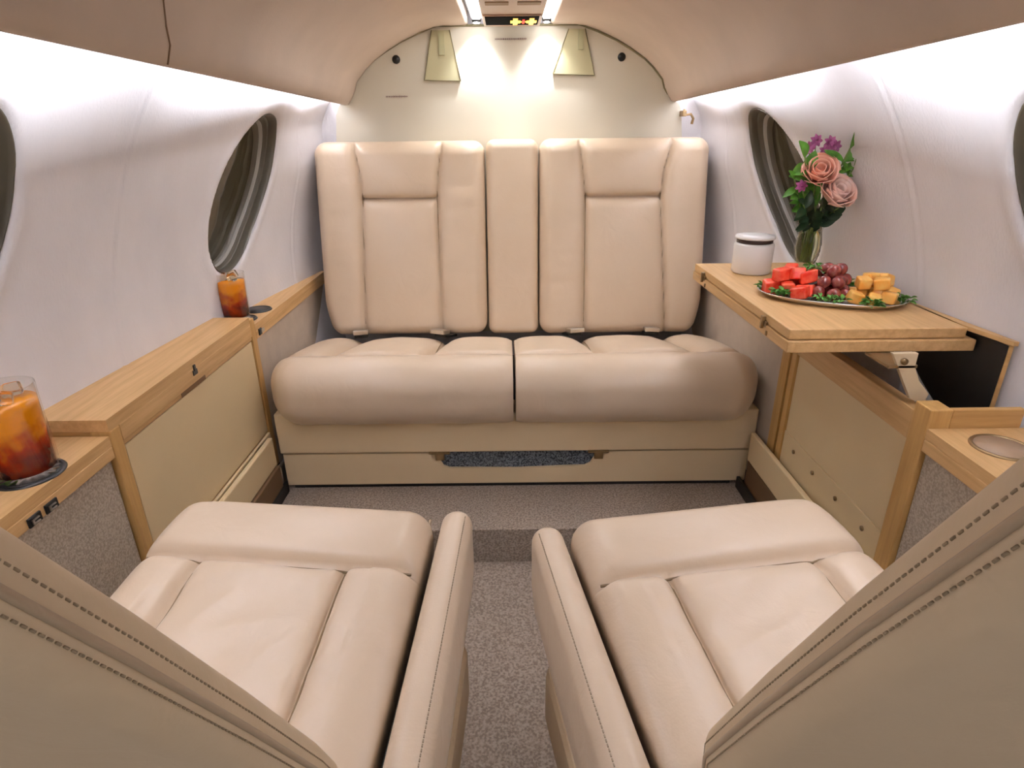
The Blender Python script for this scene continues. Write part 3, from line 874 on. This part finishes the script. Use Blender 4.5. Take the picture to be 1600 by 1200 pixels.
    # double row of stitches and piping following the shell's edge
    def edge(sx, phi, h, out=0.0):      # a point on the shell's rear rounding
        a = math.radians(phi); r2 = rr_ + out
        return [sx * (hw(h) - rr_ + r2 * math.cos(a)), -th / 2 + rr_ - r2 * math.sin(a), h - L / 2]
    hs = np.linspace(.022, .62, 70)
    for sx in (-1, 1):
        MB().tube([place([edge(sx, -6, h)])[0] for h in hs], .0019, 6).build('piping', PIPING, br)
        for phi in (-24, 14):
            st = MB()
            for h in np.arange(.024, .62, .0038):
                q = np.array([edge(sx, phi, h, .0004), edge(sx, phi, h + .0022, .0004)])
                if phi < 0: q[:, 1] += .006 * math.sin(math.radians(-phi))
                q = place(q); st.tube([q[0], q[1]], .0005, 5)
            so = st.build('stitching', SEAM, br); so['kind'] = 'stuff'
    T(root, label, 'seat', 'club seats facing the divan')
    return root
club_seat(-.283, .704, -.05, 1, 'cream leather club seat in the left foreground, next to the iced tea ledge', byaw=0.0, bx=0.0, shear=-.06, bz=.338)
club_seat(.245, .688, .155, -1, 'cream leather club seat in the right foreground, next to the folding table', byaw=-.20, bx=0.0, bz=.345, hwl=[.138, .160, .1735, .1735, .170, .160, .135])

# ------------------------------------------------------------------ drinks
def tea_mat():
    m, nt, b, N, L = newmat('iced_tea')
    v = texco(nt)
    sep = N.new('ShaderNodeSeparateXYZ'); L.new(v, sep.inputs[0])
    mr = N.new('ShaderNodeMapRange'); mr.inputs['From Min'].default_value = .035; mr.inputs['From Max'].default_value = .125
    n = N.new('ShaderNodeTexNoise'); n.inputs['Scale'].default_value = 45; L.new(v, n.inputs['Vector'])
    ma = N.new('ShaderNodeMath'); ma.operation = 'MULTIPLY_ADD'; ma.inputs[1].default_value = .085
    L.new(n.outputs['Fac'], ma.inputs[0]); L.new(sep.outputs['Z'], ma.inputs[2])
    L.new(ma.outputs[0], mr.inputs['Value'])
    r = N.new('ShaderNodeValToRGB')
    r.color_ramp.elements[0].color = (.07, .002, .002, 1); r.color_ramp.elements[0].position = .2
    r.color_ramp.elements[1].color = (.95, .33, .01, 1); r.color_ramp.elements[1].position = .95
    e = r.color_ramp.elements.new(.55); e.color = (.42, .03, .002, 1)
    L.new(mr.outputs[0], r.inputs['Fac']); L.new(r.outputs['Color'], b.inputs['Base Color'])
    b.inputs['Roughness'].default_value = .12
    b.inputs['Transmission Weight'].default_value = .12
    return m
TEA = tea_mat(); ICE = glass_mat('ice', (.95, .85, .7), .12, 1.31)
def drink(x, y, z, r, h, label, where, cut):
    root = empty('iced_tea_glass', (x, y, z))
    mod = (lambda a, zz: 1 + (.030 * math.cos(16 * a + 9 * zz / h) if zz < h * .55 else 0)) if cut else None
    zs = np.linspace(0, h, 18)
    outer = [(0, 0)] + [(r * (.93 + .07 * (q / h)), q) for q in zs]
    ri = lambda q: r * (.93 + .07 * (q / h)) - .0018
    inner = [(ri(h), h)] + [(ri(q), q) for q in zs[::-1][1:-1]] + [(0, .0055)]
    MB().lathe(outer + inner, n=84, mod=mod).build('tumbler', GLASS2, root)
    tz = h * .84
    MB().lathe([(0, .0060)] + [(ri(q) - .0004, q) for q in np.linspace(.0066, tz, 9)] + [(0, tz + .001)], n=48).build('tea', TEA, root)
    T(root, label, 'drink')
    rnd = random.Random(int(abs(x) * 1e4))
    wh = ['leftmost', 'middle', 'rightmost']
    for i in range(3):
        a = PI + i * PI * 2 / 3 + .3
        ic = rbox('ice_cube', (.020, .020, .017), .004, ICE, None, (0, 0, 0), step=.003)
        ic.location = (x + .0145 * math.cos(a), y + .0145 * math.sin(a), z + tz + .006 + .002 * i)
        ic.rotation_euler = (rnd.uniform(-.5, .5), rnd.uniform(-.5, .5), rnd.uniform(0, 1.5))
        T(ic, 'clear ice cube floating at the top of %s' % where, 'ice', 'ice cubes in %s' % where)
drink(-.6415, .695, .421, .0375, .122, 'large cut glass of iced tea on the near left ledge', 'the large near tea glass', True)
drink(-.6595, 1.405, .4225, .0345, .110, 'glass of iced tea beside the left end of the divan, behind the console', 'the far tea glass', False)
li = MB()
for k in range(2):
    v, f = lathe_vf([(0, -.004), (.016, -.004), (.018, 0), (.016, .004), (0, .004)], (0, 0, 0), 24)
    v = [(a, c * 1.0 + k * .004, abs(b) * .9) for a, b, c in v]; li.add(v, f, True)
lo = li.build('lime_wedge', mat('lime_green', (.22, .55, .06), .35, var=.4, vscale=80))
lo.location = (-.6945, .708, .4195); lo.rotation_euler = (0, 0, .5)
T(lo, 'bright green lime wedge at the left edge, beside the large tea glass', 'lime')

# ------------------------------------------------------------------ on the table
TZ = .5405
jar = empty('lidded_jar', (.527, 1.315, TZ))
MB().lathe([(0, 0), (.038, 0), (.041, .003), (.041, .060), (.039, .064), (0, .064)], n=56).build('body', WHITE, jar)
MB().lathe([(0, .0645), (.037, .0645), (.037, .0725), (0, .0725)], n=56).build('dark_seal', mat('seal_dark', (.03, .012, .010), .3), jar)
MB().lathe([(0, .0728), (.040, .0728), (.041, .075), (.040, .079), (.01, .081), (0, .081)], n=56).build('lid', WHITE, jar)
T(jar, 'white round lidded jar with a dark seal on the table corner', 'jar')

# vase
VX, VY = .650, 1.330
BK = .915
def bq(p, b=1.0): b *= BK; return (-.003 + (p[0] + .003) * b, p[1] * b, .83 + (p[2] - .83) * b)
va = empty('flower_vase', (VX, VY, TZ))
vo_ = [(0, 0), (.026, 0), (.029, .003), (.026, .007), (.021, .014), (.023, .03), (.027, .048), (.0255, .068), (.024, .085), (.029, .102), (.037, .116)]
vi_ = [(.0350, .116), (.0270, .102), (.022, .085), (.0232, .068), (.0248, .048), (.021, .03), (.017, .018), (0, .016)]
MB().lathe(vo_ + vi_, n=56).build('glass', GLASS2, va)
MB().lathe([(0, .0165), (.0165, .019), (.0203, .03), (.0241, .048), (.0225, .068), (.0213, .085), (0, .086)], n=40).build('water', glass_mat('water', (.80, .86, .62), 0, 1.33), va)
T(va, 'clear flared glass vase holding the bouquet on the table', 'vase')

GREEN = mat('leaf_green', (.12, .34, .035), .45, var=.5, vscale=60)
GREEND = mat('leaf_dark', (.018, .055, .016), .4, var=.4, vscale=60)
STEM = mat('stem_green', (.16, .24, .06), .5)
PINK = mat('rose_pink', (.98, .60, .47), .55, col2=(.96, .42, .28), vscale=24)
PINKP = mat('rose_pale', (.98, .74, .66), .55, col2=(.97, .55, .42), vscale=24)
PURP = mat('flower_purple', (.26, .035, .14), .5, col2=(.45, .12, .30), vscale=90)

def frame(n):
    n = Vector(n).normalized(); u = n.orthogonal().normalized(); w = n.cross(u); return n, u, w
def stem_pts(top, j=0):
    tx, ty, tz = top
    f = Vector((VX + .006 * math.cos(j * 2.3), VY + .006 * math.sin(j * 2.3), TZ + .022))
    m = Vector((VX + .010 * math.cos(j * 1.7), VY + .010 * math.sin(j * 1.7), TZ + .095))
    e = Vector(top); out = []
    for t in np.linspace(0, 1, 14):
        out.append(f * (1 - t) ** 2 + m * 2 * t * (1 - t) + e * t * t)
    return out
def rose(c, ax, R_, m, label, j):
    root = empty('rose', (VX, VY, TZ)); rp = Vector((VX, VY, TZ))
    n, u, w = frame(ax); c = Vector(bq(c)); R_ *= BK
    V = []; Fc = []
    rnd = random.Random(j)
    layers = [(3, .34, .92, .10), (4, .56, .98, .20), (5, .80, .95, .34), (5, 1.0, .85, .62)]
    for li_, (cnt, rad, hh, flare) in enumerate(layers):
        for k in range(cnt):
            a0 = 2 * PI * k / cnt + li_ * .7 + rnd.uniform(-.15, .15); span = 2 * PI / cnt * .82
            base = len(V)
            for i in range(7):
                for q in range(8):
                    t = i / 6; sgn = q / 7 * 2 - 1
                    a = a0 + sgn * span * math.sin(min(1, .35 + t * .9) * PI / 2)
                    r_ = R_ * rad * (math.sin(min(t * 1.25, 1) * PI / 2) * .95 + flare * max(0, t - .65) * 1.1) * (1 - .06 * math.cos(sgn * 3))
                    h_ = R_ * (-.9 + 1.75 * hh * t * (1 - .16 * sgn * sgn))
                    if t > .9: h_ -= R_ * .10 * flare
                    V.append(c + (u * math.cos(a) + w * math.sin(a)) * r_ + n * h_ - rp)
            for i in range(6):
                for q in range(7):
                    Fc.append((base + i * 8 + q, base + i * 8 + q + 1, base + (i + 1) * 8 + q + 1, base + (i + 1) * 8 + q))
    b = mesh('bloom', V, Fc, m, root, smooth=True)
    md = b.modifiers.new('s', 'SOLIDIFY'); md.thickness = .0008
    st = MB(); st.tube([p - rp for p in stem_pts(c - n * R_ * .9, j)], .0020, 7)
    st.build('stem', STEM, root)
    sp = MB()
    for k in range(5):
        a = k * 2 * PI / 5; d = (u * math.cos(a) + w * math.sin(a))
        p0 = c - n * R_ * .92 - rp; sp.add([p0 + d * .003 + w * .002, p0 + d * .003 - w * .002, p0 + d * R_ * .9 - n * .004], [(0, 1, 2)])
    sp.build('sepals', GREEN, root)
    return T(root, label, 'rose', 'pink roses in the vase')
rose((.650, 1.335, .745), (-.25, -.75, .55), .031, PINK, 'upper pink rose in the vase bouquet', 1)
rose((.690, 1.330, .703), (.10, -.75, .60), .033, PINKP, 'lower pale pink rose leaning right in the vase bouquet', 2)

def leaf(mb, base, tip, width, nrm, fold=.25, n=8):
    base, tip = Vector(base), Vector(tip); d = tip - base; L_ = d.length; d.normalize()
    sd = d.cross(Vector(nrm)).normalized(); up_ = sd.cross(d)
    V = []; Fc = []
    for i in range(n + 1):
        t = i / n; w_ = width * math.sin(PI * min(t * .93 + .04, 1)) ** .8
        cpt = base + d * L_ * t - up_ * (.25 * L_ * t * t)
        V += [cpt - sd * w_ / 2 + up_ * fold * w_, cpt, cpt + sd * w_ / 2 + up_ * fold * w_]
    for i in range(n):
        Fc += [(i * 3, i * 3 + 1, i * 3 + 4, i * 3 + 3), (i * 3 + 1, i * 3 + 2, i * 3 + 5, i * 3 + 4)]
    mb.add(V, Fc, True)
def leaf_spray(tip, j, m, count, ln, wd, label, near=1.0, t0=.62, lean=(0, -1, .2), kind='leaf_spray'):
    root = empty(kind, (VX, VY, TZ)); rp = Vector((VX, VY, TZ)); rnd = random.Random(j * 13)
    pts = stem_pts(bq(tip, near), j + 5); ln *= BK; wd *= BK
    MB().tube([p - rp for p in pts], .0014, 6).build('stem', STEM, root)
    mb = MB(); dirn = (pts[-1] - pts[-4]).normalized()
    for k in range(count):
        t = t0 + (1 - t0) * k / max(1, count - 1)
        p = pts[min(13, int(t * 13))]
        sgn = 1 if k % 2 else -1
        sd = dirn.cross(Vector(lean)).normalized() * sgn
        if near < 1 and sgn * (dirn.cross(Vector(lean)).x) < 0 and k % 4: sd = -sd
        dr_ = (dirn * rnd.uniform(.3, .9) + sd * rnd.uniform(.6, 1.1) + Vector((rnd.uniform(-.3, .3), rnd.uniform(-.5, .1), rnd.uniform(-.1, .4)))).normalized()
        if k == count - 1: dr_ = dirn
        leaf(mb, p - rp, p - rp + dr_ * ln * rnd.uniform(.75, 1.1), wd * rnd.uniform(.8, 1.1), (0, -.9, .5))
    f = mb.build('leaves', m, root)
    return T(root, label, 'foliage', 'leaf sprays in the vase')
leaf_spray((.718, 1.36, .790), 1, GREEN, 14, .056, .014, 'pointed green leaf spray rising at the upper right of the bouquet', .97, .86)
leaf_spray((.730, 1.35, .755), 2, GREEN, 10, .044, .015, 'short green leaf spray behind the lower rose, at the right', .985, .85)
leaf_spray((.612, 1.33, .775), 3, GREEN, 14, .046, .026, 'broad bright green leaf spray at the upper left of the bouquet')
leaf_spray((.602, 1.34, .730), 4, GREEN, 10, .032, .014, 'green leaf spray at the left side of the bouquet')
leaf_spray((.625, 1.33, .680), 5, GREEND, 12, .034, .018, 'dark leaf spray low at the left above the vase mouth')
leaf_spray((.660, 1.32, .675), 6, GREEND, 12, .034, .020, 'dark leaf spray low in the centre above the vase mouth')
leaf_spray((.708, 1.34, .672), 7, GREEND, 10, .036, .024, 'dark broad leaf spray under the lower rose')
def blossom(c, j, label):
    root = empty('purple_blossom', (VX, VY, TZ)); rp = Vector((VX, VY, TZ)); c = Vector(bq(c)); rnd = random.Random(j)
    pts = stem_pts(c, j + 9); MB().tube([p - rp for p in pts], .0011, 6).build('stem', STEM, root)
    mb = MB()
    for k in range(7):
        a = k * 2 * PI / 7; d = Vector((math.cos(a), -.35, math.sin(a))).normalized()
        leaf(mb, c - rp, c - rp + d * .0125, .008, (0, -1, 0), .3, 5)
    for k in range(3):
        d = Vector((rnd.uniform(-1, 1), -.6, rnd.uniform(-.6, 1))).normalized()
        leaf(mb, c - rp, c - rp + d * .010, .006, (0, -1, 0), .3, 4)
    mb.build('petals', PURP, root)
    return T(root, label, 'flower', 'small purple blossoms')
for j, (c, l) in enumerate([((.638, 1.35, .806), 'small purple blossom standing highest at the top left of the bouquet'),
                            ((.626, 1.35, .792), 'small purple blossom lowest left in the top cluster'),
                            ((.668, 1.35, .803), 'small purple blossom at the top centre of the bouquet'),
                            ((.680, 1.35, .795), 'small purple blossom at the top, rightmost of its cluster'),
                            ((.660, 1.35, .786), 'small purple blossom just above the upper rose'),
                            ((.616, 1.335, .718), 'small purple blossom at the left of the upper rose')]):
    blossom(c, j + 1, l)

# fruit tray
PX, PY, PA = .588, 1.09, math.radians(-27)
tray = MB(); n = 72
rings = [(0, .003), (.86, .003), (.90, .005), (1.0, .011), (1.005, .0095), (.90, .002), (.84, 0), (0, 0)]
for (k, z) in rings:
    for q in range(n):
        a = 2 * PI * q / n
        ca, sa = math.cos(a), math.sin(a); e = 2 / 2.3
        tray.v.append((.125 * k * math.copysign(abs(ca) ** e, ca), .085 * k * math.copysign(abs(sa) ** e, sa), z))
for i in range(len(rings) - 1):
    for q in range(n):
        tray.f.append((i * n + q, i * n + (q + 1) % n, (i + 1) * n + (q + 1) % n, (i + 1) * n + q)); tray.sm.append(True)
tr = tray.build('serving_tray', SILVER); tr.location = (PX, PY, TZ); tr.rotation_euler = (0, 0, PA)
T(tr, 'oval silver serving tray of cut fruit on the folding table', 'tray')
def onp(l, w, z): return (PX + l * math.cos(PA) - w * math.sin(PA), PY + l * math.sin(PA) + w * math.cos(PA), TZ + .0035 + z)
MELON = mat('watermelon', (.80, .03, .012), .25, col2=(.90, .13, .06), vscale=70, bump=.3, bscale=220)
CANT = mat('cantaloupe', (.95, .43, .07), .35, col2=(.95, .58, .16), vscale=60, bump=.3, bscale=220)
GRAPE = mat('red_grape', (.15, .012, .014), .18, col2=(.34, .07, .05), vscale=90, spec=.7)
def chunk(name, l, w, z, sz, rot, m, label, cat, grp, k):
    rnd = random.Random(k)
    sh = [rnd.uniform(-.18, .18) for _ in range(4)]
    def f(P_, N_):
        P_ = P_.copy(); P_[:, 0] += P_[:, 2] * sh[0] + P_[:, 1] * sh[1]; P_[:, 1] += P_[:, 2] * sh[2]; P_[:, 2] += P_[:, 0] * sh[3]
        return P_
    o_ = rbox(name, sz, .0035, m, None, step=.004, disp=f)
    o_.location = onp(l, w, z); o_.rotation_euler = rot
    return T(o_, label, cat, grp)
wm = [(-.100, -.010, .012), (-.070, -.020, .013), (-.040, -.030, .012), (-.085, .022, .013), (-.052, .012, .013), (-.085, -.008, .034), (-.060, -.008, .037), (-.040, -.012, .034), (-.070, .018, .037), (-.048, -.045, .011)]
wl = ['low at the far left of the tray', 'at the front of the lower layer', 'lower right, next to the grapes', 'low at the back left', 'low in the middle of the pile', 'upper left of the pile', 'on top at the centre', 'upper right, leaning on the grapes', 'on top at the back', 'foremost, by the tray rim']
for i, (l, w, z) in enumerate(wm):
    chunk('watermelon_piece', l, w, z, (.029, .023, .022), (random.uniform(-.2, .2), random.uniform(-.25, .25), i * 1.3), MELON, 'red watermelon piece ' + wl[i], 'fruit', 'watermelon pieces on the tray', i)
ct = [(.040, -.040, .011), (.068, -.048, .010), (.093, -.020, .011), (.045, -.005, .012), (.074, -.010, .013), (.098, .012, .012), (.058, .020, .012), (.050, -.012, .032), (.078, -.018, .034), (.085, .015, .035), (.062, .010, .036)]
cl_ = ['at the front left, by the grapes', 'foremost, at the tray rim', 'low at the right end', 'low beside the grapes', 'low in the middle of the pile', 'low at the far right back', 'low at the back', 'upper left of the pile', 'upper front of the pile', 'on top at the right back', 'on top at the centre']
for i, (l, w, z) in enumerate(ct):
    chunk('cantaloupe_piece', l, w, z, (.025, .021, .020), (random.uniform(-.25, .25), random.uniform(-.25, .25), i * 1.1), CANT, 'orange cantaloupe cube ' + cl_[i], 'fruit', 'cantaloupe cubes on the tray', 40 + i)
gr = [(-.018, -.035, .012), (.006, -.038, .012), (.024, -.025, .012), (-.022, -.012, .012), (.000, -.015, .012), (.020, -.002, .012), (-.010, .012, .012), (.012, .022, .012),
      (-.012, -.026, .030), (.010, -.028, .031), (-.006, -.006, .032), (.014, -.010, .032), (.002, .010, .031), (.022, .010, .030), (.000, -.018, .049), (.010, .000, .050), (-.010, .002, .049), (-.018, .020, .040)]
g0 = None
for i, (l, w, z) in enumerate(gr):
    if g0 is None:
        v, f = rbox_vf(.0215, .0215, .025, .01075, .003)
        g0 = mesh('red_grape', v, f, GRAPE, smooth=True); gg = g0
    else:
        gg = g0.copy(); COL.objects.link(gg)
    gg.location = onp(l, w, z); gg.rotation_euler = (i * .7, i * 1.1, i * .3)
    T(gg, 'dark red grape in the heap at the middle of the tray', 'grape', 'red grapes on the tray')
PARS = mat('parsley_green', (.06, .22, .025), .5, col2=(.16, .36, .06), vscale=120)
def garnish(l, w, z, sc_, label, k):
    rnd = random.Random(k + 70); mb = MB()
    for i in range(46):
        a = rnd.uniform(0, 2 * PI); r_ = rnd.uniform(0, sc_); zz = rnd.uniform(0, .012) * (1 - r_ / sc_ * .4)
        p = Vector((r_ * math.cos(a) * 1.3, r_ * math.sin(a) * .8, zz + .002))
        d = Vector((math.cos(a + rnd.uniform(-.8, .8)), math.sin(a + rnd.uniform(-.8, .8)), rnd.uniform(.1, .9))).normalized()
        leaf(mb, p, p + d * rnd.uniform(.007, .012), rnd.uniform(.005, .008), (rnd.uniform(-.5, .5), rnd.uniform(-.5, .5), 1), .4, 4)
    o_ = mb.build('parsley_sprig', PARS); o_.location = onp(l, w, z); o_.rotation_euler = (0, 0, PA)
    return T(o_, label, 'garnish', 'parsley garnish on the tray')
garnish(-.106, .000, .001, .013, 'curly green garnish at the left end of the tray', 1)
garnish(-.078, -.047, .001, .016, 'curly green garnish at the front left of the watermelon', 2)
garnish(.002, -.062, .001, .020, 'curly green garnish at the front middle below the grapes', 3)
garnish(.066, -.064, .001, .012, 'curly green garnish at the front below the cantaloupe', 4)
garnish(.111, -.012, .001, .014, 'curly green garnish at the right end of the tray', 5)
garnish(-.030, .004, .040, .015, 'curly green garnish on top between watermelon and grapes', 6)
garnish(.030, .035, .010, .016, 'curly green garnish behind the grapes and cantaloupe', 7)
